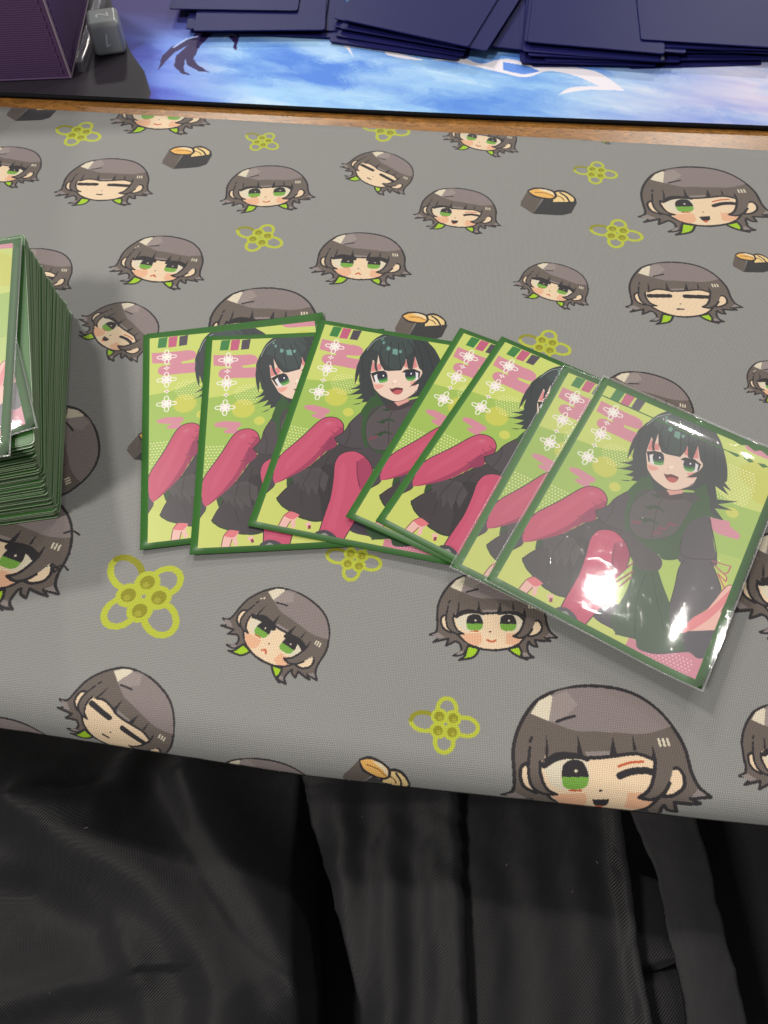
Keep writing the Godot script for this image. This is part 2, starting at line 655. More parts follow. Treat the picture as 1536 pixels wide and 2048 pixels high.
func _head(kind):
	fill(smooth([-209, 76, -118, 113, -142, 158, -179, 184, -271, 202, -235, 173, -215, 121]), LIME)
	fill(smooth([116, 110, 204, 71, 207, 131, 215, 165, 255, 188, 190, 165, 143, 136]), LIME)
	stroke(smooth([-118, 113, -142, 158, -179, 184, -275, 202, -235, 173, -215, 121], false), 18, INKM)
	stroke(smooth([116, 110, 143, 136, 190, 165, 255, 188], false), 18, INKM)
	fill(smooth([-213, -522, -289, -482, -351, -416, -405, -326, -436, -230, -440, -120, -441, -58, -457, -20, -500, 0, -428, 5, -443, 37, -473, 60, -408, 44, -354, 29, -373, 87, -330, 66, -294, 51, -259, 84, -265, 137, -319, 168, -262, 163, -226, 136, -202, 84, -5, 119, 197, 79, 214, 131, 204, 161, 246, 175, 306, 167, 264, 131, 266, 56, 278, 40, 297, 70, 339, 81, 326, 25, 386, 32, 447, 31, 403, 5, 500, 0, 451, -45, 429, -114, 426, -161, 419, -240, 383, -335, 318, -431, 227, -504, 110, -544, -54, -555]), BROWN)
	stroke(smooth([-213, -522, -289, -482, -351, -416, -405, -326, -436, -230, -440, -120, -441, -58, -457, -20, -500, 0, -428, 5, -443, 37, -473, 60, -408, 44, -354, 29, -373, 87, -330, 66, -294, 51, -259, 84, -265, 137, -319, 168, -262, 163, -226, 136, -202, 84, -5, 119, 197, 79, 214, 131, 204, 161, 246, 175, 306, 167, 264, 131, 266, 56, 278, 40, 297, 70, 339, 81, 326, 25, 386, 32, 447, 31, 403, 5, 500, 0, 451, -45, 429, -114, 426, -161, 419, -240, 383, -335, 318, -431, 227, -504, 110, -544, -54, -555, -213, -522], false), 18, INKM)
	fill(smooth([-206, -514, -55, -547, 109, -536, 226, -496, 317, -423, 373, -343, 256, -309, 109, -308, -23, -314, -125, -329, -241, -376]), MAUVE)
	fill([-206, -503, -131, -529, -82, -460, -182, -369, -241, -376], PALECROWN)
	fill([-217, -512, -207, -499, -241, -376, -329, -416, -282, -478], CREAM)
	fill([-486, -2, -435, -20, -379, 18, -429, 33], PALEHAIR)
	fill([483, -6, 443, -37, 403, 1], PALEHAIR)
	fill([221, 131, 256, 131, 268, 160, 225, 164], PALEHAIR)
	fill([-301, 163, -261, 122, -233, 136, -262, 159], PALEHAIR)
	fill(smooth([-373, -171, -403, -152, -408, -105, -391, -59, -341, -25, -313, -21, -346, -90, -367, -121]), SKIN)
	stroke(smooth([-373, -171, -403, -152, -410, -105, -391, -55, -334, -21], false), 18, INKM)
	fill(smooth([336, -133, 372, -133, 387, -91, 372, -44, 318, -12, 268, -11, 309, -67]), SKIN)
	stroke(smooth([329, -133, 369, -135, 388, -91, 373, -43, 318, -9, 268, -8], false), 18, INKM)
	fill(smooth([-307, -176, -299, -106, -284, -22, -236, 39, -160, 83, -76, 111, 24, 112, 124, 95, 198, 56, 253, -5, 273, -66, 266, -159, 249, -222, 118, -228, -101, -226, -262, -216]), SKIN)
	stroke(smooth([-291, -21, -236, 40, -160, 85, -76, 112, 24, 114, 124, 96, 198, 58, 253, -3], false), 17, INKM)
	if kind != "closed":
		fill(smooth([-259, -14, -97, -24, -94, 52, -145, 83, -222, 46]), BLUSH)
		fill(smooth([104, -26, 240, -20, 199, 49, 140, 72, 91, 58]), BLUSH)
	_face(kind)
	fill(smooth([-259, -303, -277, -224, -286, -169, -300, -184, -313, -121, -283, -45, -234, -14, -298, -18, -355, -59, -370, -136, -360, -247, -324, -343]), BROWN)
	fill(smooth([250, -238, 260, -175, 239, -97, 205, -35, 160, -2, 216, 9, 269, -20, 309, -67, 344, -144, 360, -239, 308, -318]), BROWN)
	stroke(smooth([-357, -215, -370, -136, -355, -59, -299, -16, -234, -14, -283, -45, -313, -121, -307, -176], false), 15, INKM)
	stroke(smooth([254, -238, 260, -175, 239, -97, 205, -35, 158, -2, 216, 11, 272, -16, 312, -67], false), 18, INKM)
	fill([-267, -295, -185, -320, -23, -322, 168, -308, 259, -254, 250, -190, 175, -213, 58, -200, -15, -195, -81, -194, -124, -206, -211, -217, -278, -184], BROWN)
	fill([-79, -222, 52, -224, 52, -197, -74, -194], PALEHAIR)
	stroke(smooth([-278, -184, -211, -213, -124, -206, -81, -193, -15, -192, 54, -198, 175, -209, 250, -182], false), 18, INKM)
	fill([-104, -305, -91, -210, -74, -191, -120, -206], INKM)
	fill([71, -295, 77, -212, 54, -196, 40, -204], INKM)
	fill([-262, -307, -258, -232, -274, -184, -281, -192], INKM)
	fill([171, -300, 180, -229, 161, -221], INKM)
	stroke(smooth([-201, -373, -152, -389, -107, -400], false), 14, INKM)
	stroke(smooth([-336, -295, -347, -275], false), 14, INKM)
	stroke(smooth([-350, -247, -357, -223], false), 14, INKM)
	stroke(smooth([298, -278, 301, -246], false), 12, CREAM)
	stroke(smooth([320, -278, 323, -246], false), 12, CREAM)
	stroke(smooth([342, -278, 345, -247], false), 12, CREAM)

func _face(kind):
	if kind == "smile" or kind == "stare" or kind == "half" or kind == "wink":
		fill(smooth([-290, -161, -234, -193, -131, -202, -75, -171, -81, -62, -183, -38, -254, -60, -284, -106]), EYEWHITE)
		fill(smooth([-209, -103, -79, -101, -88, -62, -118, -45, -175, -44, -203, -61]), IRIS)
		fill(smooth([-209, -103, -199, -154, -169, -178, -132, -184, -97, -171, -79, -124, -79, -101]), INKM)
		fill(smooth([-146, -130, -136, -139, -126, -130, -137, -120]), CREAM)
		stroke(smooth([-290, -161, -234, -191, -175, -204, -102, -200, -74, -191], false), 34, INKM)
		if kind != "wink":
			fill(smooth([63, -173, 116, -198, 189, -197, 247, -151, 231, -81, 178, -46, 77, -52, 58, -95]), EYEWHITE)
			fill(smooth([58, -106, 188, -104, 178, -65, 147, -48, 90, -47, 62, -64]), IRIS)
			fill(smooth([58, -106, 68, -157, 99, -181, 136, -187, 171, -174, 188, -127, 188, -104]), INKM)
			fill(smooth([121, -133, 131, -142, 141, -133, 130, -123]), CREAM)
			stroke(smooth([54, -196, 117, -206, 189, -197, 231, -174, 247, -151], false), 34, INKM)
		else:
			stroke(smooth([73, -103, 133, -123, 198, -127, 241, -120], false), 34, INKM)
			stroke(smooth([76, -149, 136, -166, 201, -170], false), 12, RUST)
		if kind == "half" or kind == "stare":
			stroke(smooth([-290, -161, -213, -177, -75, -167], false), 40, INKM)
			stroke(smooth([56, -169, 188, -182, 247, -155], false), 40, INKM)
		stroke(smooth([-175, -37, -118, -37], false), 10, RUST)
	if kind == "closed":
		stroke(smooth([-280, -133, -99, -133], false), 44, INKM)
		stroke(smooth([32, -129, 245, -120], false), 44, INKM)
		stroke(smooth([-64, 25, -10, 26], false), 16, INKM)
	if kind == "smile":
		stroke(smooth([-50, 33, -15, 48, 18, 34], false), 16, RUST)
	if kind == "stare" or kind == "half":
		stroke(smooth([-43, 44, -17, 25, 6, 47], false), 16, RUST)
	if kind == "wink":
		fill(smooth([-63, 14, 16, 9, 6, 51, -30, 59, -51, 52]), INKM)
		fill(smooth([-51, 56, -1, 55, -28, 82]), RUST)
	fill([-30, -41, -17, -41, -18, -31, -31, -31], INKM)
	if kind == "stare":
		stroke(smooth([-316, -354, -309, -335, -292, -327, -310, -319, -318, -300, -325, -319, -342, -327, -324, -335, -316, -354], false), 9, CREAM)
		stroke(smooth([342, -155, 347, -137, 364, -129, 346, -121, 337, -102, 332, -121, 315, -129, 333, -137, 342, -155], false), 9, CREAM)


# ---------------------------------------------------------------- the printed card (tenths of a millimetre, 665 by 915)

func card_print() -> ImageTexture:
	img = Image.create(617, 875, false, Image.FORMAT_RGB8)
	img.fill(Color8(204, 218, 112))
	frame = Transform2D(Vector2(1, 0), Vector2(0, 1), Vector2(-24, -20))
	fill(smooth([0, 300, 30, 291, 116, 279, 209, 241, 330, 215, 450, 225, 560, 262, 680, 250, 700, 950, 0, 950]), Color8(164, 196, 90))
	fill(smooth([0, 640, 200, 600, 420, 560, 560, 470, 700, 450, 700, 960, 0, 960]), Color8(178, 204, 98))
	fill([0, 760, 40, 772, 52, 752, 84, 780, 100, 758, 130, 790, 146, 768, 180, 800, 210, 780, 240, 812, 300, 790, 420, 830, 520, 800, 700, 820, 700, 960, 0, 960], Color8(204, 214, 112))
	fill([0, 600, 60, 640, 70, 625, 110, 680, 118, 662, 150, 720, 110, 800, 0, 760], Color8(200, 210, 108))
	# soft round bursts
	for q in [[148, 345, 44, 26], [590, 120, 62, 30], [628, 190, 40, 22]]:
		var pts := []
		for k in 2 * int(q[3]):
			var r: float = q[2] * (1.0 if k % 2 == 0 else 0.86)
			pts.append_array([q[0] + r * cos(PI * k / q[3]), q[1] + r * sin(PI * k / q[3])])
		fill(pts, Color8(204, 208, 88))
	for q in [[206, 402, 19], [205, 266, 7], [564, 299, 20], [524, 470, 11], [600, 560, 30]]: spot(q[0], q[1], q[2], Color8(208, 212, 96))
	fill(smooth([508, 10, 604, 12, 690, 20, 690, 50, 612, 43, 533, 36]), Color8(214, 142, 160))
	fill([437, 866, 522, 872, 560, 840, 640, 812, 680, 820, 680, 900, 437, 900], Color8(208, 130, 150))
	for j in 14:
		for i in 14:
			var o := 5.5 if j % 2 else 0.0
			var p := Vector2(i * 11 + o, j * 9.5)
			if Vector2(p.x - 50, p.y - 42).length() < 47: spot(112 + p.x, 240 + p.y, 2.6, Color8(240, 240, 180))
			if Vector2(p.x - 60, (p.y - 66) * 0.75).length() < 64: spot(478 + p.x, 118 + p.y * 1.15, 3.0, Color8(236, 238, 176))
			if p.x < 108 - p.y * 0.9: spot(30 + p.x, 505 + p.y * 1.25, 2.8, Color8(238, 240, 182))
			if p.y < 60: spot(470 + p.x, 848 + p.y, 2.4, Color8(236, 190, 200))
	fill([57, 23, 90, 21, 84, 71, 53, 71], Color8(48, 128, 58))
	fill([94, 22, 127, 21, 121, 72, 92, 73], Color8(196, 92, 128))
	fill([134, 24, 166, 20, 160, 69, 131, 71], Color8(74, 66, 80))
	fill(smooth([31, 92, 81, 95, 129, 96, 169, 96, 189, 107, 193, 128, 181, 142, 138, 148, 141, 158, 175, 158, 219, 162, 230, 208, 171, 206, 109, 205, 74, 206, 56, 192, 55, 173, 68, 160, 97, 159, 101, 151, 34, 143]), Color8(214, 142, 160))
	fill(smooth([51, 407, 81, 398, 140, 405, 142, 420, 129, 430, 138, 447, 122, 453, 87, 448, 85, 439, 103, 430, 55, 420]), Color8(214, 142, 160))
	fill(smooth([508, 341, 569, 336, 573, 351, 609, 369, 609, 389, 544, 397, 524, 383]), Color8(214, 142, 160))
	fill(smooth([286, 829, 321, 861, 352, 869, 396, 868, 398, 881, 454, 865, 471, 887, 522, 876, 599, 825, 627, 831, 649, 812, 639, 725, 569, 740, 425, 761]), Color8(66, 58, 72))
	fill([72, 714, 133, 650, 122, 692, 81, 746], Color8(46, 74, 42))
	fill(smooth([210, 538, 151, 624, 101, 712, 62, 795, 86, 819, 122, 835, 164, 851, 195, 856, 225, 847, 249, 798, 263, 722, 314, 622, 308, 547]), Color8(64, 57, 62))
	fill(smooth([180, 636, 160, 712, 196, 754, 225, 847, 254, 754, 246, 626]), Color8(52, 46, 50))
	stroke(smooth([62, 795, 86, 819, 122, 835, 164, 851, 225, 847], false), 5, Color8(40, 60, 36))
	stroke(smooth([179, 578, 151, 624, 101, 712, 62, 795], false), 3, Color8(45, 36, 42))
	fill([81, 693, 106, 733, 112, 716, 136, 760, 137, 727, 162, 768, 161, 730, 186, 757, 184, 717, 207, 740, 206, 675, 168, 649, 122, 663], Color8(78, 71, 75))
	fill([108, 688, 128, 724, 132, 699, 157, 739, 158, 702, 181, 726, 191, 670, 157, 660], Color8(74, 67, 71))
	stroke(smooth([187, 596, 179, 687, 198, 760], false), 2.5, Color8(44, 39, 43))
	stroke(smooth([218, 614, 216, 707, 236, 792], false), 2.5, Color8(44, 39, 43))
	stroke(smooth([142, 658, 132, 743, 150, 808], false), 2.5, Color8(44, 39, 43))
	fill(smooth([-48, 803, -19, 740, 13, 698, 18, 688, 42, 746, 22, 786, -8, 830]), Color8(72, 66, 74))
	stroke(smooth([-48, 803, -8, 830, 22, 786, 40, 754], false), 3, Color8(45, 36, 42))
	fill(smooth([39, 743, 26, 719, 20, 671, 29, 626, 78, 538, 114, 466, 139, 440, 173, 435, 200, 454, 210, 487, 192, 515, 167, 578, 147, 626, 122, 664, 61, 727]), Color8(200, 80, 113))
	fill(smooth([200, 469, 210, 487, 192, 515, 167, 578, 147, 626, 122, 664, 61, 727, 39, 743, 90, 685, 138, 606, 165, 531]), Color8(164, 58, 94))
	stroke(smooth([26, 719, 20, 671, 29, 626, 78, 538, 114, 466, 139, 440, 173, 435, 200, 454, 210, 487], false), 3, Color8(45, 36, 42))
	fill(smooth([192, 515, 200, 551, 170, 584, 156, 621, 162, 566, 171, 516]), Color8(150, 50, 90))
	fill(smooth([126, 482, 146, 455, 175, 453, 176, 471, 147, 488, 125, 536, 96, 605, 69, 665, 58, 693, 56, 651, 90, 564]), Color8(204, 86, 118))
	fill(smooth([139, 468, 152, 456, 163, 462, 151, 475]), Color8(206, 104, 130))
	fill(smooth([234, 582, 247, 571, 259, 577, 246, 590]), Color8(206, 104, 130))
	stroke(smooth([202, 475, 183, 472], false), 2.5, Color8(130, 44, 76))
	stroke(smooth([190, 505, 168, 495], false), 2.5, Color8(130, 44, 76))
	stroke(smooth([167, 563, 145, 568], false), 2.5, Color8(130, 44, 76))
	fill(smooth([222, 538, 320, 518, 367, 548, 427, 573, 435, 613, 392, 646, 349, 622, 317, 585, 265, 557]), Color8(74, 66, 72))
	fill(smooth([354, 620, 388, 641, 432, 615, 464, 658, 501, 702, 529, 739, 559, 772, 591, 825, 521, 872, 469, 884, 454, 865, 399, 876, 366, 834, 374, 771, 373, 698]), Color8(50, 78, 50))
	stroke(smooth([404, 639, 414, 747, 452, 860], false), 3, Color8(34, 56, 34))
	stroke(smooth([417, 631, 470, 721, 519, 795], false), 3, Color8(34, 56, 34))
	fill(smooth([229, 889, 229, 830, 231, 754, 223, 682, 213, 624, 219, 588, 240, 567, 272, 559, 311, 577, 339, 611, 346, 662, 335, 703, 338, 766, 332, 819, 321, 861, 312, 899, 292, 898]), Color8(200, 80, 113))
	fill(smooth([286, 602, 298, 581, 311, 577, 339, 611, 346, 662, 335, 703, 318, 703, 297, 653]), Color8(166, 60, 96))
	fill(smooth([246, 869, 249, 798, 244, 705, 235, 640, 239, 609, 256, 635, 268, 719, 272, 798, 276, 868]), Color8(204, 86, 118))
	stroke(smooth([229, 889, 229, 830, 231, 754, 223, 682, 213, 624, 219, 588, 240, 567, 272, 559, 311, 577, 339, 611, 346, 662, 335, 703], false), 3, Color8(45, 36, 42))
	stroke(smooth([284, 597, 296, 647, 315, 691], false), 3, Color8(110, 36, 66))
	stroke(smooth([338, 766, 332, 819, 321, 861, 312, 899], false), 3, Color8(45, 36, 42))
	stroke(smooth([334, 700, 358, 631], false), 5, Color8(150, 50, 90))
	stroke(smooth([337, 722, 369, 659], false), 5, Color8(150, 50, 90))
	stroke(smooth([352, 731, 371, 679], false), 5, Color8(150, 50, 90))
	fill(smooth([214, 904, 221, 888, 244, 877, 272, 883, 293, 900, 262, 905, 225, 911]), Color8(70, 66, 74))
	fill([233, 896, 248, 887, 263, 895, 244, 903], Color8(150, 150, 150))
	fill(smooth([96, 901, 103, 855, 117, 834, 152, 840, 144, 863, 150, 886, 138, 894, 131, 870, 123, 898, 112, 900]), Color8(238, 190, 180))
	fill(smooth([103, 855, 117, 834, 152, 840, 134, 862]), Color8(226, 120, 130))
	fill(smooth([176, 866, 194, 857, 200, 881, 191, 885]), Color8(238, 190, 180))
	fill(smooth([188, 873, 196, 869, 200, 882, 192, 886]), Color8(140, 50, 70))
	stroke(smooth([96, 901, 103, 855, 117, 834], false), 2.5, Color8(120, 50, 60))
	stroke(smooth([123, 898, 130, 868], false), 2.5, Color8(120, 50, 60))
	fill(smooth([554, 781, 572, 717, 600, 672, 612, 621, 629, 563, 643, 555, 645, 582, 643, 623, 639, 658, 645, 661, 646, 724, 578, 764]), Color8(238, 186, 174))
	fill(smooth([572, 717, 601, 677, 622, 625, 641, 568, 644, 612, 626, 672, 605, 720, 578, 764, 554, 781]), Color8(228, 130, 136))
	stroke(smooth([554, 781, 572, 717, 600, 672, 612, 621, 629, 563, 643, 555, 645, 582, 639, 658], false), 2.5, Color8(120, 50, 60))
	fill(smooth([575, 763, 645, 721, 644, 772, 647, 820, 625, 826, 588, 793]), Color8(62, 55, 70))
	fill(smooth([262, 371, 224, 441, 213, 484, 187, 518, 203, 538, 247, 549, 299, 541, 319, 533, 319, 474, 301, 379]), Color8(76, 69, 75))
	stroke(smooth([262, 371, 224, 441, 213, 484, 187, 518, 203, 538, 247, 549, 288, 543], false), 3, Color8(45, 36, 42))
	stroke(smooth([221, 449, 234, 494, 229, 542], false), 3, Color8(50, 44, 50))
	fill(smooth([270, 359, 311, 342, 398, 307, 442, 281, 504, 343, 523, 384, 523, 484, 406, 553, 309, 538, 277, 469]), Color8(70, 63, 69))
	fill(smooth([270, 359, 295, 332, 311, 342, 282, 375, 277, 431, 286, 486, 307, 532, 298, 538, 269, 473, 262, 402]), Color8(48, 84, 44))
	fill(smooth([443, 334, 464, 302, 504, 345, 475, 377, 459, 406, 457, 458, 472, 508, 480, 538, 411, 564, 321, 538, 344, 539, 392, 515, 432, 466, 443, 401]), Color8(48, 84, 44))
	fill(smooth([310, 545, 346, 546, 389, 515, 434, 450, 454, 387, 460, 457, 471, 505, 475, 543, 433, 573, 402, 552, 362, 551]), Color8(46, 82, 44))
	fill(smooth([311, 350, 279, 422, 289, 491, 310, 527, 344, 539, 393, 516, 432, 467, 443, 403, 446, 330, 406, 329, 330, 347]), Color8(86, 78, 82))
	stroke(smooth([311, 350, 279, 422, 289, 491, 310, 527, 344, 539, 393, 516, 432, 467, 443, 403, 446, 330], false), 3.5, Color8(40, 70, 38))
	stroke(smooth([359, 329, 353, 409, 377, 520], false), 2.5, Color8(52, 46, 52))
	stroke(smooth([319, 364, 343, 364, 353, 343, 384, 347], false), 5, Color8(38, 66, 36))
	stroke(smooth([324, 365, 341, 359, 353, 345, 379, 346], false), 5, Color8(38, 66, 36))
	stroke(smooth([329, 366, 339, 355, 354, 348, 374, 344], false), 5, Color8(38, 66, 36))
	stroke(smooth([334, 367, 338, 351, 355, 350, 369, 342], false), 5, Color8(38, 66, 36))
	stroke(smooth([314, 420, 335, 422, 344, 401, 373, 407], false), 5, Color8(38, 66, 36))
	stroke(smooth([319, 421, 333, 417, 345, 403, 368, 405], false), 5, Color8(38, 66, 36))
	stroke(smooth([324, 422, 331, 413, 346, 406, 363, 403], false), 5, Color8(38, 66, 36))
	stroke(smooth([329, 423, 330, 409, 347, 408, 359, 401], false), 5, Color8(38, 66, 36))
	stroke(smooth([319, 473, 338, 476, 347, 455, 373, 462], false), 5, Color8(38, 66, 36))
	stroke(smooth([324, 474, 336, 471, 348, 458, 368, 460], false), 5, Color8(38, 66, 36))
	stroke(smooth([329, 475, 334, 467, 349, 460, 364, 459], false), 5, Color8(38, 66, 36))
	stroke(smooth([334, 475, 333, 463, 350, 462, 359, 457], false), 5, Color8(38, 66, 36))
	stroke(smooth([304, 503, 308, 488, 320, 493, 325, 480], false), 4, Color8(150, 50, 80))
	stroke(smooth([375, 506, 379, 490, 390, 495, 396, 483], false), 4, Color8(150, 50, 80))
	stroke(smooth([404, 452, 408, 436, 419, 442, 425, 429], false), 4, Color8(150, 50, 80))
	stroke(smooth([383, 482, 387, 467, 398, 472, 404, 460], false), 4, Color8(150, 50, 80))
	fill(smooth([504, 345, 475, 377, 458, 411, 457, 459, 469, 516, 471, 546, 486, 555, 577, 515, 578, 494, 550, 440, 525, 382]), Color8(78, 71, 79))
	fill(smooth([491, 538, 560, 504, 595, 547, 618, 586, 605, 655, 576, 712, 555, 776, 527, 765, 502, 702, 495, 640, 485, 577]), Color8(78, 71, 80))
	stroke(smooth([511, 361, 536, 405, 571, 478, 563, 495, 496, 528, 469, 520, 457, 466], false), 3, Color8(45, 36, 42))
	stroke(smooth([491, 538, 485, 577, 495, 640, 502, 702], false), 3, Color8(45, 36, 42))
	stroke(smooth([560, 504, 595, 547, 618, 586], false), 3, Color8(45, 36, 42))
	stroke(smooth([565, 501, 618, 493, 617, 517, 606, 527, 574, 511], false), 3.5, Color8(190, 70, 110))
	stroke(smooth([580, 515, 617, 534, 621, 552, 592, 535, 625, 577], false), 3.5, Color8(190, 70, 110))
	fill(smooth([348, 321, 403, 296, 401, 314, 372, 339]), Color8(226, 165, 155))
	fill(smooth([323, 343, 352, 326, 369, 340, 403, 310, 412, 329, 370, 358, 334, 356]), Color8(66, 52, 58))
	fill(smooth([260, 12, 221, 51, 200, 112, 188, 172, 190, 229, 201, 280, 201, 271, 203, 222, 211, 258, 217, 271, 203, 289, 181, 303, 223, 291, 200, 319, 175, 332, 236, 312, 219, 338, 188, 349, 244, 333, 238, 356, 211, 367, 263, 343, 304, 354, 352, 326, 425, 283, 471, 279, 506, 342, 549, 340, 511, 310, 563, 290, 515, 290, 568, 247, 507, 273, 486, 226, 534, 239, 506, 213, 537, 219, 507, 196, 512, 186, 498, 138, 473, 88, 439, 41, 394, 13, 321, -2]), Color8(50, 56, 60))
	fill(smooth([262, 340, 279, 290, 321, 344, 280, 370, 263, 413, 248, 395]), Color8(46, 84, 40))
	fill(smooth([430, 280, 457, 237, 485, 287, 509, 333, 543, 341, 499, 347, 463, 307]), Color8(46, 84, 40))
	fill(smooth([236, 195, 260, 254, 275, 283, 301, 305, 331, 316, 357, 320, 382, 309, 401, 289, 421, 262, 429, 226, 424, 168, 380, 88, 348, 106, 253, 117, 236, 146]), Color8(240, 212, 194))
	fill(smooth([264, 262, 288, 256, 304, 257, 294, 273, 278, 279]), Color8(236, 170, 155))
	fill(smooth([389, 225, 410, 209, 421, 217, 413, 239, 399, 237]), Color8(236, 170, 155))
	fill(smooth([243, 205, 239, 155, 251, 171, 269, 160, 278, 185, 261, 198]), Color8(222, 140, 140))
	fill(smooth([355, 158, 352, 119, 363, 135, 385, 103, 403, 148, 387, 157]), Color8(222, 140, 140))
	fill(smooth([253, 223, 269, 206, 296, 194, 310, 234, 283, 252, 266, 246]), Color8(236, 234, 240))
	fill(smooth([362, 183, 394, 162, 414, 174, 417, 197, 403, 211, 372, 210]), Color8(236, 234, 240))
	fill(smooth([272, 229, 268, 211, 280, 198, 298, 199, 307, 219, 308, 238, 285, 250]), Color8(36, 38, 60))
	fill(smooth([274, 234, 292, 231, 306, 219, 308, 238, 285, 250]), Color8(100, 175, 85))
	fill(smooth([274, 233, 291, 228, 305, 215, 307, 226, 294, 236, 278, 239]), Color8(52, 110, 56))
	fill(smooth([368, 201, 366, 181, 377, 166, 397, 170, 405, 191, 403, 210, 382, 218]), Color8(36, 38, 60))
	fill(smooth([370, 206, 389, 201, 404, 191, 403, 210, 382, 218]), Color8(100, 175, 85))
	fill(smooth([369, 203, 388, 197, 403, 186, 405, 197, 390, 207, 374, 210]), Color8(52, 110, 56))
	fill(smooth([288, 216, 289, 210, 293, 212, 292, 219]), Color8(255, 255, 255))
	fill(smooth([384, 186, 385, 179, 389, 182, 388, 188]), Color8(255, 255, 255))
	fill([243, 214, 266, 197, 288, 191, 303, 200, 293, 198, 270, 208, 253, 226], Color8(38, 34, 40))
	fill([352, 184, 362, 169, 391, 159, 419, 168, 415, 175, 392, 171, 363, 184], Color8(38, 34, 40))
	fill([250, 223, 256, 220, 268, 246, 265, 251], Color8(38, 34, 40))
	fill([411, 174, 418, 168, 419, 198, 415, 199], Color8(38, 34, 40))
	fill(smooth([328, 232, 338, 223, 345, 227, 338, 239]), Color8(250, 236, 222))
	fill([329, 242, 331, 240, 332, 244, 330, 246], Color8(190, 130, 120))
	fill(smooth([325, 268, 335, 267, 348, 258, 371, 257, 372, 270, 365, 285, 351, 289, 336, 281]), Color8(110, 48, 52))
	fill(smooth([338, 281, 351, 268, 369, 265, 370, 273, 365, 285, 352, 289]), Color8(196, 92, 96))
	stroke(smooth([325, 268, 335, 267, 348, 258, 371, 257], false), 2, Color8(45, 36, 42))
	stroke(smooth([275, 283, 301, 305, 331, 316, 357, 320, 382, 309, 401, 289, 421, 262], false), 2, Color8(90, 60, 60))
	fill([251, 29, 224, 55, 200, 102, 188, 144, 189, 170, 201, 215, 222, 276, 252, 309, 281, 317, 281, 299, 259, 272, 246, 225, 242, 206, 237, 149, 243, 153, 252, 185, 260, 199, 266, 196, 257, 175, 251, 120, 267, 162, 288, 189, 304, 189, 348, 176, 355, 143, 354, 116, 371, 163, 387, 162, 384, 100, 410, 153, 427, 165, 421, 195, 393, 244, 423, 224, 422, 251, 411, 271, 433, 245, 451, 213, 486, 245, 483, 158, 471, 94, 450, 54, 408, 11, 348, -4, 295, 2], Color8(50, 56, 60))
	fill(smooth([260, 29, 232, 60, 223, 97, 257, 114, 300, 172, 342, 166, 355, 110, 373, 69, 354, 12, 309, 3]), Color8(58, 72, 72))
	stroke(smooth([255, 78, 259, 133, 288, 183], false), 3, Color8(34, 38, 42))
	stroke(smooth([285, 52, 290, 114, 302, 178], false), 3, Color8(34, 38, 42))
	stroke(smooth([311, 48, 328, 111, 345, 167], false), 3, Color8(34, 38, 42))
	stroke(smooth([326, 44, 345, 82, 355, 117], false), 3, Color8(34, 38, 42))
	stroke(smooth([343, 30, 372, 66, 386, 99], false), 3, Color8(34, 38, 42))
	stroke(smooth([354, 12, 394, 65, 427, 156], false), 3, Color8(34, 38, 42))
	stroke(smooth([380, 8, 427, 67, 468, 168], false), 3, Color8(34, 38, 42))
	stroke(smooth([215, 90, 198, 149, 224, 239], false), 3, Color8(34, 38, 42))
	fill([276, 73, 288, 77, 287, 93, 274, 91], Color8(112, 160, 148))
	fill([297, 82, 315, 79, 321, 107, 301, 106], Color8(112, 160, 148))
	fill([321, 85, 332, 80, 333, 95, 324, 96], Color8(112, 160, 148))
	fill([244, 47, 254, 37, 253, 50], Color8(112, 160, 148))
	fill([254, 55, 262, 52, 262, 66, 255, 66], Color8(112, 160, 148))
	stroke(smooth([205, 109, 225, 58, 259, 27], false), 2.5, Color8(150, 170, 165))
	# white knotted ornaments on the left
	var white := Color8(250, 248, 240)
	for q in [[86, 118], [85, 227], [84, 338]]:
		for k in 4:
			var a := PI / 4 + PI / 2 * k + PI / 4
			var pts := []
			for s in 11:
				var v := Vector2(24 + 11 * cos(TAU * s / 10), 7.5 * sin(TAU * s / 10)).rotated(a)
				pts.append_array([q[0] + v.x, q[1] + v.y])
			stroke(pts, 3.6, white)
			var c := Vector2(11, 0).rotated(a + PI / 4)
			disc(frame * (Vector2(q[0], q[1]) + c), 11, white, 7.5, a + PI / 4)
			disc(frame * (Vector2(q[0], q[1]) + c * 1.25), 4, Color8(218, 170, 180), 2.4, a + PI / 4)
	for q in [[85, 172], [85, 282]]:
		fill([q[0] - 13, q[1], q[0] - 3, q[1] - 4, q[0], q[1] - 13, q[0] + 3, q[1] - 4, q[0] + 13, q[1], q[0] + 3, q[1] + 4, q[0], q[1] + 13, q[0] - 3, q[1] + 4], white)
		spot(q[0], q[1], 3.2, Color8(214, 142, 160))
	return texture()


# ---------------------------------------------------------------- the painted sky on the blue mat

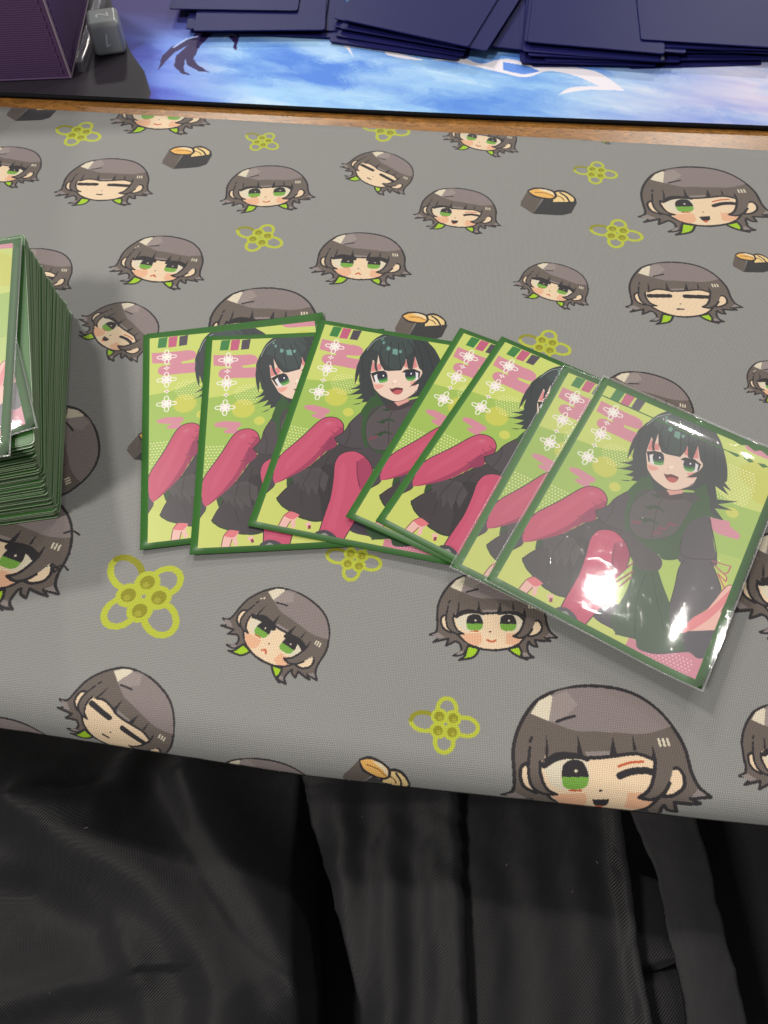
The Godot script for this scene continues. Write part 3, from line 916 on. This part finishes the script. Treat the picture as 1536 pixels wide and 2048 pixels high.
func sky_painting() -> ImageTexture:
	var k := 2.0
	img = Image.create(1040, 530, false, Image.FORMAT_RGB8)
	var f := FastNoiseLite.new()
	f.seed = 8
	f.frequency = 0.014
	f.fractal_octaves = 4
	f.domain_warp_enabled = true
	f.domain_warp_amplitude = 30.0
	var g := FastNoiseLite.new()
	g.seed = 30
	g.frequency = 0.02
	for y in 530:
		for x in 1040:
			var u := x / k - 60.0
			var v := y / k - 260.0
			var n := f.get_noise_2d(u * 0.8 - v * 0.5, v * 1.7)
			var s := g.get_noise_2d((u + v) * 0.35, (v - u * 0.25) * 2.4)
			var c := Color8(74, 128, 220).lerp(Color8(150, 196, 240), clampf(0.62 + n * 1.1 + s * 0.35, 0, 1))
			c = c.lerp(Color8(200, 222, 242), clampf((n + s * 0.8) * 1.6 - 0.5, 0, 0.85))
			c = c.lerp(Color8(196, 224, 246), 0.75 * exp(-pow((u - 165) / 48.0, 2) - pow((v + 36) / 24.0, 2)) * clampf(0.75 + n * 1.4, 0, 1))
			var left := clampf((124.0 + v * 0.4 - u) / 55.0, 0, 1)
			c = c.lerp(Color8(66, 62, 170).lerp(Color8(84, 108, 214), clampf(0.5 + n, 0, 1)), left * 0.9)
			c = c.lerp(Color8(58, 44, 112), clampf((-50.0 - v) / 30.0, 0, 0.9) * clampf((150 - u) / 60.0, 0, 1))
			var right := clampf((u - 245.0 + v * 0.5) / 105.0, 0, 1)
			c = c.lerp(Color8(186, 178, 220).lerp(Color8(226, 214, 228), clampf(0.5 + s * 1.4, 0, 1)), right * clampf(0.85 + n * 0.5, 0, 1))
			img.set_pixel(x, y, c)
	frame = Transform2D(Vector2(k, 0), Vector2(0, k), Vector2(60 * k, 260 * k))
	fill([-70, 20, 72.4, 10, 71.5, -4, 64, -22, 52.7, -39.1, 40, -66, 30.1, -88.1, 20, -130, -70, -130], Color8(46, 42, 50))
	var claw := Color8(44, 30, 82)
	fill([84.3, -66.8, 102.4, -68, 105.6, -56.4, 105.8, -43.7, 104.2, -45.9, 103.7, -51.1, 100.5, -54.9, 98.4, -64.9, 91.2, -57.8, 86.9, -45.9, 86, -34.6, 88.8, -29.9, 95.9, -23.7, 91.1, -24, 83.9, -29, 82.2, -34.4, 82.3, -27.8, 83.8, -23.5, 87.5, -20.4, 83, -21.3, 77.3, -27.9, 77.2, -37.4, 81, -46.7, 75.5, -39.5, 73.1, -32.7, 70.7, -23.8, 69.9, -35.8, 73.1, -45, 81.6, -53.6], claw)
	fill([80, -90, 110, -90, 104, -62, 84, -60], claw)
	var pale := Color8(232, 226, 236)
	fill(smooth([181.1, -52, 200.4, -43.2, 219, -46.6, 229.1, -41.7, 241.5, -47, 256.3, -42.4, 275.9, -41.5, 287.8, -36.9, 298.2, -23.2, 279.6, -22.6, 266.2, -17.6, 272.5, -24.2, 285.9, -26.2, 275.5, -33.9, 262.2, -37.4, 251, -31.3, 241.3, -33.8, 227.8, -38.4, 212.9, -42.9, 194.2, -42.8, 181.5, -46.4]), pale)
	fill(smooth([240, -44, 252, -41, 258, -37, 250, -34, 240, -37]), Color8(92, 140, 226))
	fill(smooth([131.1, -68.7, 148, -68.6, 160.8, -57.6, 181.1, -52, 181.3, -48.7, 162.6, -52, 165.3, -43.1, 157.2, -55.1, 145, -61.3]), pale)
	stroke([74, -44, 79, -52, 84, -55], 1.2, Color8(170, 190, 236))
	stroke([98, -55, 101, -58, 104, -57], 1.2, Color8(200, 210, 240))
	return texture()


# ---------------------------------------------------------------- table and mats

const MAT_AT := Vector3(-180.8, 0, -349.55)
const MAT_TURN := 0.08984

# where the cloth mat's front hem shows, as a distance v from its back edge
func hem(u: float) -> float:
	var a := [[-200.0, 270.0], [99.0, 283.6], [184.0, 288.6], [239.0, 289.6], [309.0, 290.4], [520.0, 291.0]]
	for k in a.size() - 1:
		if u <= a[k + 1][0]: return lerpf(a[k][1], a[k + 1][1], clampf((u - a[k][0]) / (a[k + 1][0] - a[k][0]), 0, 1))
	return 291.0


func table_and_mats():
	# table: a laminate top with a rounded front edge
	var t := base("table", Vector3(-20, -28.6, -45), -0.121)
	tag(t, "wood grain laminate table under both mats, bare in a strip between them", "table")
	var prof := [[-900, 0], [-900, 26], [-4, 26], [-1.2, 24.8], [0, 22], [0, 4], [-1.2, 1.2], [-4, 0]]
	var st := SurfaceTool.new()
	st.begin(Mesh.PRIMITIVE_TRIANGLES)
	st.set_smooth_group(-1)
	for k in prof.size():
		var a := Vector3(-700, prof[k][1], prof[k][0] - 26.0)
		var b := Vector3(-700, prof[(k + 1) % 8][1], prof[(k + 1) % 8][0] - 26.0)
		var x := Vector3(1400, 0, 0)
		for q in [a, b, a + x, b, b + x, a + x]:
			st.set_uv(Vector2(q.x / 1000.0, q.z / 1000.0))
			st.add_vertex(q * MM)
	for s in [0, 1]:
		for k in range(1, 7):
			var w := [prof[0], prof[k], prof[k + 1]]
			if s == 1: w.reverse()
			for q in w:
				st.set_uv(Vector2(q[0], q[1]) / 1000.0)
				st.add_vertex(Vector3(-700 + 1400 * s, q[1], q[0] - 26.0) * MM)
	st.generate_normals()
	part("table_top", st.commit(), mat.wood, t)

	# the grey cloth mat, its front sagging over the edge
	var m := base("playmat", MAT_AT, -MAT_TURN)
	tag(m, "grey cloth playmat printed with cartoon heads, yellow knots and orange rolls", "playmat")
	var u0 := -150.0
	var u1 := 470.0
	var at := func(a: float, b: float) -> Vector3:
		var u := lerpf(u0, u1, a)
		var r := lerpf(17.0, 7.0, clampf((u - 60.0) / 220.0, 0, 1))
		var vb := hem(u) - 0.86 * r - lerpf(3.6, 1.8, clampf((u - 90.0) / 200.0, 0, 1))
		var arc := r * 1.31
		var flat := 0.8
		if b < flat: return Vector3(u, 0.4 * sin(u * 0.021 + b * 5.0) * sin(b * PI / flat), b / flat * vb)
		var g := (b - flat) / (1 - flat) * arc / r
		return Vector3(u, -r * (1 - cos(g)), vb + r * sin(g))
	var uvf := func(a: float, b: float) -> Vector2:
		var u := lerpf(u0, u1, a)
		var r := lerpf(17.0, 7.0, clampf((u - 60.0) / 220.0, 0, 1))
		var vb := hem(u) - 0.86 * r - lerpf(3.6, 1.8, clampf((u - 90.0) / 200.0, 0, 1))
		var v := b / 0.8 * vb if b < 0.8 else vb + (b - 0.8) / 0.2 * r * 1.31
		return Vector2((u - MAT_U) / MAT_W, (v - MAT_V) / MAT_H)
	var sheet := grid(124, 70, at, uvf, 2.0)
	# the weave has its own, finer coordinates
	var arr := sheet.surface_get_arrays(0)
	var uv2 := PackedVector2Array()
	for q in arr[Mesh.ARRAY_TEX_UV]: uv2.append(Vector2(q.x * MAT_W, q.y * MAT_H) / 1.9)
	arr[Mesh.ARRAY_TEX_UV2] = uv2
	var woven := ArrayMesh.new()
	woven.add_surface_from_arrays(Mesh.PRIMITIVE_TRIANGLES, arr)
	part("printed_cloth", woven, mat.mat, m)

	# the neighbour's mat
	var b := base("playmat", Vector3(-183.7, -2.2, -361.2), -0.069)
	tag(b, "blue playmat painted with a cloudy sky and a dark claw, beyond the wood strip", "playmat")
	var at2 := func(a: float, c: float) -> Vector3: return Vector3(lerpf(-60, 460, a), 2.2, lerpf(-260, 0.5, c) - 0.6 * sin(a * 9.0))
	var uv_2 := func(a: float, c: float) -> Vector2: return Vector2(a, (lerpf(-260, 0.5, c) + 260) / 265.0)
	part("printed_cloth", grid(40, 8, at2, uv_2), mat.painting, b)
	var at3 := func(a: float, c: float) -> Vector3: return Vector3(lerpf(-60, 460, a), 1.9, lerpf(-260, 1.1, c) - 0.6 * sin(a * 9.0))
	part("rubber_backing", grid(40, 4, at3, uv_2, 1.8), mat.edge, b)


# ---------------------------------------------------------------- the black garment on the lap

func near_line(p: Vector2, line: Array) -> Vector2:
	# distance from a polyline and which side of it
	var best := 1e9
	var side := 0.0
	for k in line.size() - 1:
		var a := Vector2(line[k][0], line[k][1])
		var b := Vector2(line[k + 1][0], line[k + 1][1])
		var q := Geometry2D.get_closest_point_to_segment(p, a, b)
		var d := p.distance_to(q)
		if d < best:
			best = d
			side = signf((b - a).cross(p - a))
	return Vector2(best, side)


func along(line: Array, t: float) -> Vector2:
	var f := clampf(t, 0, 1) * (line.size() - 1)
	var k := mini(int(f), line.size() - 2)
	var a := Vector2(line[k][0], line[k][1])
	var b := Vector2(line[k + 1][0], line[k + 1][1])
	return a.lerp(b, f - k)


func lap_garment():
	var g := base("garment", Vector3(0, -110, 0))
	tag(g, "black twill garment lying in folds below the table edge, with a strap", "garment")
	var up := Vector3(0, 110, 0)
	var wob := FastNoiseLite.new()
	wob.seed = 3
	wob.frequency = 0.03
	var none := func(a: float, b: float) -> Vector2: return Vector2(a, b)

	# what lies deepest
	var deep := func(a: float, b: float) -> Vector3:
		var x := lerpf(-480, 480, a)
		var z := lerpf(-160, 300, b)
		return Vector3(x, -92 + 5 * sin(x * 0.05 + z * 0.02) + 4 * wob.get_noise_2d(x, z), z) + up
	part("lower_layer", grid(80, 40, deep, none), mat.twill, g)

	# the left lap: soft diagonal folds
	var folds := [
		[[[-90.3, -64], [-90.5, -54], [-96, -50.5], [-105, -49], [-120, -48.3]], 8.0, 5.0],
		[[[-150, -60], [-121, -48.2], [-113.4, -43.6], [-97.6, -36.9], [-84.1, -31.8], [-72.2, -25.4], [-58.3, -12.4], [-52.2, -4.6], [-47.4, 5.4], [-45.8, 40]], 18.0, 11.0],
		[[[-68.2, -58], [-58, -42], [-44, -26], [-34, -12], [-24, 4]], 13.0, 9.0],
		[[[-150, -34], [-111.8, -30], [-85, -16], [-72, 0], [-66, 30]], 8.0, 8.0],
		[[[-140, 16], [-110.5, 6], [-94, 2], [-80, 1]], 8.0, 8.0],
	]
	var lip := [[-52, -18], [-45.6, -10], [-37.5, -3.4], [-22, 6.2], [-13, 13.9], [0, 26]]
	var left := func(a: float, b: float) -> Vector3:
		var edge := lerpf(-24, -13, clampf((b - 0.3) / 0.5, 0, 1)) - 8 * clampf((b - 0.75) / 0.25, 0, 1)
		var x := lerpf(-300, edge, a)
		var z := lerpf(-95, 120, b)
		var y := -69.0
		for q in folds:
			var d := near_line(Vector2(x, z), q[0])
			y += q[1] * exp(-d.x * d.x / (q[2] * q[2] * (1.0 if d.y > 0 else 2.8)))
		var hemmed := near_line(Vector2(x, z), lip)
		y += 1.3 * smoothstep(-0.8, 0.3, hemmed.x * hemmed.y) * exp(-hemmed.x / 16.0)
		y += 0.9 * wob.get_noise_2d(x * 1.1, z * 1.1)
		y -= 30 * pow(clampf((x - edge + 7) / 7.0, 0, 1), 2)
		y -= 14 * clampf((-60 - z) / 30.0, 0, 1)
		return Vector3(x, y, z) + up
	part("left_fold", grid(240, 200, left, none), mat.twill, g)
	# the front panel with its pressed pleat
	var pl := [[-31.5, -66], [-27.5, -54.8], [-25, -46.9], [-22.6, -39], [-20.3, -31.9], [-12.7, -11.1], [-5, 17.5], [12, 90]]
	var pr := [[76.2, -66], [76.4, -52.9], [76.4, -45], [76.4, -37.6], [76.2, -24.6], [75.8, -4.4], [76.7, 17.6], [78, 90]]
	var panel := func(a: float, b: float) -> Vector3:
		var q := along(pl, b).lerp(along(pr, b), a)
		var pleat := (24.8 - along(pl, b).x) / (along(pr, b).x - along(pl, b).x)
		var y := -47.0
		y -= 5.0 * pow(clampf(1 - a / 0.12, 0, 1), 2)
		y += 3.4 * exp(-pow((a - pleat + 0.025) / 0.035, 2)) * (1.0 if a < pleat else 0.0)
		y += 2.2 * smoothstep(0.0, pleat, a) * (1.0 if a < pleat else 0.0) - (0.8 if a >= pleat else 0.0)
		y += 1.8 * exp(-pow((a - 0.985) / 0.03, 2)) + 1.0 * sin(a * 17.0 + b * 2.0) * 0.5
		q.x += (0.9 * wob.get_noise_2d(q.y * 2.0, a * 40.0) + 0.5 * wob.get_noise_2d(q.y * 5.0, a * 90.0)) * (1.0 - 0.6 * a)
		y += 1.5 * sin(q.x * 0.42 + 1.4 * wob.get_noise_2d(q.y * 0.8, 7.0) + 0.8) * smoothstep(-70, -20, q.y) * (1.0 if a < pleat else 0.35)
		y += 1.6 * wob.get_noise_2d(q.x * 0.9 + q.y * 0.5, q.y * 0.5) - 6 * clampf((-46 - q.y) / 20.0, 0, 1)
		return Vector3(q.x, y, q.y) + up
	part("front_panel", grid(110, 60, panel, none, 0.6), mat.twill, g)

	# strap on the right with a sewn loop beside it
	var sl := [[76, -66], [78.4, -53.7], [82.1, -41.2], [86, -29.3], [86.9, -11.1], [87.9, 3.3], [87.9, 17.9], [89, 90]]
	var sr := [[102, -66], [102.5, -53.7], [102.9, -41.1], [103.9, -29.2], [103.7, -11.1], [104.9, 3.3], [105, 18], [107, 90]]
	var strap := func(a: float, b: float) -> Vector3:
		var q := along(sl, b).lerp(along(sr, b), a)
		q.x += 0.9 * wob.get_noise_2d(q.y * 2.5, a * 20.0)
		return Vector3(q.x, -51 + 1.4 * sin(a * PI) - 3.5 * sin(b * 6.0) * 0.3 + 0.4 * wob.get_noise_2d(q.x * 3, q.y * 3), q.y) + up
	var s := part("strap", grid(16, 60, strap, none, 0.9), mat.strap, g)
	s.set_meta("label", "flat black woven strap")
	var l1 := [[75, -30], [76.4, -13.2], [77.4, 1.3]]
	var l2 := [[90, -24], [90, -8.7], [90, -1.6]]
	var loop := func(a: float, b: float) -> Vector3:
		var q := along(l1, b).lerp(along(l2, b), a)
		return Vector3(q.x, -56.5 + 3.4 * sin(clampf(b, 0, 1) * PI * 0.5) - 5 * pow(clampf((b - 0.86) / 0.14, 0, 1), 2), q.y + 0.6 * sin(a * 3)) + up
	part("loop", grid(12, 24, loop, none, 0.7), mat.twill, g)
	var t1 := [[77.6, 2.4], [78, 9], [78.4, 18], [80, 90]]
	var t2 := [[90, -0.6], [90, 8], [89, 18.1], [92, 90]]
	var tab := func(a: float, b: float) -> Vector3:
		var q := along(t1, b).lerp(along(t2, b), a)
		return Vector3(q.x, -54.6 - 3.0 * pow(1 - b, 12) + 0.4 * sin(a * 4), q.y) + up
	part("tab", grid(12, 30, tab, none, 0.7), mat.twill, g)
	# lint caught on the cloth
	var lint := SurfaceTool.new()
	lint.begin(Mesh.PRIMITIVE_TRIANGLES)
	for k in 11:
		var pa := rng.randf()
		var pb := rng.randf_range(0.25, 0.85)
		var p: Vector3 = (panel if k % 2 else left).call(pa * 0.9 + 0.05 if k % 2 else pa * 0.5 + 0.45, pb)
		var d := Vector3(rng.randfn(0, 0.5), 0.05, rng.randfn(0, 0.5))
		lint.append_from(bar([p + Vector3(0, 0.1, 0), p + d * 0.5 + Vector3(0, 0.25, 0), p + d + Vector3(0, 0.12, 0)], 0.05, 4), 0, Transform3D())
	part("lint", lint.commit(), mat.piping, g).set_meta("kind", "stuff")


# ---------------------------------------------------------------- sleeved cards

const W := 66.5
const H := 91.5

# a card's top-left corner, its turn (clockwise seen from above, degrees), height of its top at the left
# and its fall to the right; bend() gives the sheet's own curl
func card(called: String, label: String, group: String, x: float, z: float, turn: float, y: float, fall: float, bend: Callable, clear: bool) -> Node3D:
	var a := deg_to_rad(turn)
	var o := base(called, Vector3(x, y, z), -a)
	tag(o, label, "card", group)
	var shape := func(p: float, q: float, grow: float, lift: float) -> Vector3:
		var u := lerpf(-grow, W + grow, p)
		var v := lerpf(-grow, H + grow, q)
		return Vector3(u, lift + fall * u * cos(a) - fall * v * sin(a) + bend.call(u, v), v)
	var uvf := func(p: float, q: float) -> Vector2: return Vector2(p, q)
	part("sleeve", grid(14, 18, func(p, q): return shape.call(p, q, 0.0, 0.0), uvf, 0.5), mat.green, o)
	var face := func(p: float, q: float) -> Vector3:
		var u := lerpf(2.4, 64.1, p)
		var v := lerpf(2.0, 89.5, q)
		return Vector3(u, 0.06 + fall * u * cos(a) - fall * v * sin(a) + bend.call(u, v), v)
	part("printed_face", grid(14, 18, face, uvf), mat.print, o)
	if clear:
		var c := part("clear_sleeve", grid(28, 36, func(p, q): return shape.call(p, q, 0.7, 0.35 - 0.3 * pow(absf(2 * p - 1), 24.0) - 0.3 * pow(absf(2 * q - 1), 24.0)), uvf), mat.clear, o)
		for side in 4:
			var line := []
			for k in 13:
				var t := k / 12.0
				line.append(shape.call([t, 1.0, t, 0.0][side], [0.0, t, 1.0, t][side], 0.45, 0.1))
			part("seam", bar(line, 0.26), mat.seam, c)
	return o


func fanned_cards():
	var gr := "green bordered cards fanned out on the grey mat"
	var still := func(u: float, v: float) -> float: return 0.0003 * pow(u - 33, 2) + 0.001 * pow(maxf(0, v - 74), 2) + 0.0008 * pow(maxf(0, 16 - v), 2)
	var soft := func(u: float, v: float) -> float: return -0.00012 * pow(maxf(0, u - 20), 2)
	# the outer sleeve lies tilted a little and curls up along its top and right edges
	var curl := func(u: float, v: float) -> float:
		return -0.017 * u + 0.02 * v + 0.0055 * pow(maxf(0, u - 49), 2) + 0.0125 * pow(maxf(0, 11 - v), 2)
	var curl6 := func(u: float, v: float) -> float: return 0.0
	card("card", "lowest green card at the fan's left end, only its upper edge showing", gr, -89.2, -204.9, -9.8, 0.5, 0, still, false)
	card("card", "leftmost green bordered card of the fan, showing pink leg and ornaments", gr, -90.2, -203.65, -8.45, 1.05, 0, still, false)
	card("card", "second card from the left in the fan, half the girl's face hidden", gr, -66.4, -202.6, -3.54, 1.6, 0, still, false)
	card("card", "middle card of the fan with the whole smiling face showing, unglossy", gr, -24.2, -210.8, 12.2, 2.15, 0, still, false)
	card("card", "narrow strip of a card between the middle card and the next tilted one", gr, 28.3, -206.2, 26.3, 3.3, -0.012, soft, false)
	card("card", "tilted unglossy card just left of the two glossy ones, eye half hidden", gr, 43.4, -201.4, 30.2, 3.85, -0.012, soft, false)
	card("card", "glossy card in a clear outer sleeve, mostly under the rightmost card", gr, 64.6, -186.0, 28.6, 4.8, -0.012, curl6, true)
	card("card", "rightmost glossy card on top of the fan, bright glare on its clear sleeve", gr, 77.4, -179.3, 30.57, 5.3, 0.0, curl, true)


func card_stack():
	var gr := "green sleeved cards in the tall stack"
	var n := 66
	var rim := slab(67.2, 92.2, 0.1, 1.2)
	var core := slab(66.6, 91.6, 0.42, 1.4)
	var proto: Node3D
	for k in n:
		var t := k / float(n - 1)
		var turn := lerpf(-9.7, -15.2, pow(t, 1.3)) + rng.randfn(0, 0.25)
		var at := Vector3(-145.6 + rng.randfn(0, 0.22), 0.25 + k * 0.527, -165.6 + 1.0 * sin(t * 3) + rng.randfn(0, 0.3))
		var c: Node3D
		if k == 0:
			c = base("stacked_card", Vector3.ZERO)
			tag(c, "green sleeved card lying edge-on in the tall stack, under its top two cards" if k else "lowest green sleeved card of the tall stack, resting on the grey mat", "card", gr)
			part("sleeve", core, mat.green, c)
			var e := part("clear_sleeve", rim, mat.film_green, c)
			e.position.y = 0.16 * MM
			proto = c
		else:
			c = proto.duplicate()
			c.name = numbered("stacked_card")
			tag(c, "green sleeved card lying edge-on in the tall stack, under its top two cards", "card", gr)
			add_child(c)
		c.position = at * MM
		c.rotation = Vector3(rng.randfn(0, 0.0015), -deg_to_rad(turn), rng.randfn(0, 0.0015))
	var still := func(u: float, v: float) -> float: return 0.00035 * pow(u - 30, 2) * 0.3
	var gt := "top cards of the tall stack"
	corner_card("second card of the tall stack, glossy, turned out under the top card", gt, Vector2(-101.4, -135.2), -22.6, 36.1, still)
	corner_card("topmost glossy green bordered card of the tall stack at the left edge", gt, Vector2(-106.3, -124.8), -11.4, 36.9, still)


# a clear-sleeved card given by its near right corner
func corner_card(label: String, group: String, br: Vector2, turn: float, y: float, bend: Callable):
	var a := deg_to_rad(turn)
	var u := Vector2(cos(a), sin(a))
	var v := Vector2(-sin(a), cos(a))
	var tl := br - u * W - v * H
	card("card", label, group, tl.x, tl.y, turn, y, 0.0, bend, true)


func navy_piles():
	var mesh := slab(66.5, 91.5, 0.62, 1.6, 0.1)
	# near right corner, turn, top height, number under it, what the top card is
	var piles := [
		[Vector2(-30.4, -408.2), -1.0, 4.6, 5, "leftmost", "navy backed card on top of the leftmost pile beyond the wood strip"],
		[Vector2(40.8, -387.6), 21.5, 7.6, 7, "second from left", "navy backed card turned askew on the second pile from the left"],
		[Vector2(135.7, -382.0), 9.0, 7.4, 9, "third from left", "navy backed card with a soft sheen on the third pile from the left"],
		[Vector2(192.0, -386.0), 6.2, 8.2, 9, "rightmost", "navy backed card on top of the rightmost pile at the photo's corner"],
	]
	for p in piles:
		var n: int = p[3]
		for k in n + 1:
			var top := k == n
			var a := deg_to_rad(p[1] + (0.0 if top else lerpf(-7, 0, float(k) / n) * (1.0 if p[4] != "leftmost" else -0.6) + rng.randfn(0, 1.6)))
			var br: Vector2 = p[0] + (Vector2.ZERO if top else Vector2(rng.randfn(-1.0, 5.0), rng.randfn(-1.5, 2.2)))
			var u := Vector2(cos(a), sin(a))
			var v := Vector2(-sin(a), cos(a))
			var c := br - u * W / 2 - v * H / 2
			var o := MeshInstance3D.new()
			o.name = numbered("navy_card")
			o.mesh = mesh
			o.material_override = mat.navy
			add_child(o)
			o.position = Vector3(c.x, 0.1 + (p[2] - 0.62) * k / n, c.y) * MM
			o.rotation.y = -a
			if top: tag(o, p[5], "card", "top cards of the navy piles")
			else: tag(o, ("navy backed card in the %s pile, under its top card" if k else "lowest navy backed card of the %s pile, on the blue mat") % p[4], "card", "navy cards of the %s pile" % p[4])
	# loose ones across and between the piles
	for q in [[Vector2(-45.0, -424.0), 1.5, 5.6, "navy backed card lying across the leftmost pile, set back to the left"], [Vector2(74, -391.5), 11.0, 3.4, "navy backed card lying low between the second and third piles"]]:
		var a := deg_to_rad(q[1])
		var c: Vector2 = q[0] - Vector2(cos(a), sin(a)) * W / 2 - Vector2(-sin(a), cos(a)) * H / 2
		var o := MeshInstance3D.new()
		o.name = numbered("navy_card")
		o.mesh = mesh
		o.material_override = mat.navy
		add_child(o)
		o.position = Vector3(c.x, q[2] - 0.4, c.y) * MM
		o.rotation.y = -a
		tag(o, q[3], "card")


# ---------------------------------------------------------------- deck box, clear case, die

func box_and_die():
	var b := base("deck_box", Vector3(-152.5, 0, -372.8), 0.08)
	tag(b, "dark purple cloth deck box with stitched edges in the upper left corner", "deck box")
	var body := part("body", round_box(86, 80, 75, 1.2), mat.box, b)
	body.position = Vector3(-43, 40.2, -37.5) * MM
	part("piping", bar([Vector3(-0.1, 0.5, 0.1), Vector3(-0.1, 40, 0.1), Vector3(-0.1, 80, 0.1)], 0.55), mat.piping, b)
	part("piping", bar([Vector3(-0.2, 0.7, 0), Vector3(-0.2, 0.7, -75)], 0.5), mat.piping, b)
	part("piping", bar([Vector3(0, 0.7, 0.1), Vector3(-86, 0.7, 0.1)], 0.5), mat.box, b)
	var st := SurfaceTool.new()
	st.begin(Mesh.PRIMITIVE_TRIANGLES)
	for side in 2:
		for k in 22:
			var y := 3.0 + k * 3.5
			var p := Vector3(-3.4, y, 0.15) if side == 0 else Vector3(0.15, y, -3.2)
			st.append_from(bar([p, p + Vector3(0, 2.0, 0)], 0.28, 5), 0, Transform3D())
	for k in 20:
		st.append_from(bar([Vector3(0.15, 3.2, -5 - k * 3.5), Vector3(0.15, 3.2, -7 - k * 3.5)], 0.28, 5), 0, Transform3D())
	part("stitching", st.commit(), mat.thread, b).set_meta("kind", "stuff")

	var c := base("clear_case", Vector3(-149.4, 0, -414), 0.03)
	tag(c, "narrow clear plastic case standing between purple box and grey die", "case")
	var wall := part("wall", round_box(3.4, 5, 72, 0.6), mat.acrylic, c)
	wall.position = Vector3(0, 2.6, 0) * MM
	var cap := part("rim", round_box(4.0, 1.0, 72.6, 0.4), mat.acrylic, c)
	cap.position = Vector3(0, 5.5, 0) * MM

	var d := base("die", Vector3(-138.3, 0, -399.8), deg_to_rad(14))
	tag(d, "smoky grey die showing 2 on top and 1 in front, beside the purple box", "die")
	var cube := part("body", round_box(15.4, 15.4, 15.4, 2.2), mat.die, d)
	cube.position = Vector3(0, 7.8, 0) * MM
	digit("2", Vector3(0.2, 15.52, 0), Vector3(-90, 0, 100), d)
	digit("1", Vector3(0, 7.6, 7.72), Vector3(0, 0, 168), d)


func digit(what: String, at: Vector3, turn: Vector3, parent: Node3D):
	var t := TextMesh.new()
	var f := SystemFont.new()
	f.font_names = PackedStringArray(["Droid Sans"])
	t.font = f
	t.text = what
	t.font_size = 64
	t.pixel_size = 0.00013
	t.depth = 0.0002
	var o := part("number", t, mat.digit, parent)
	o.position = at * MM
	o.rotation_degrees = turn
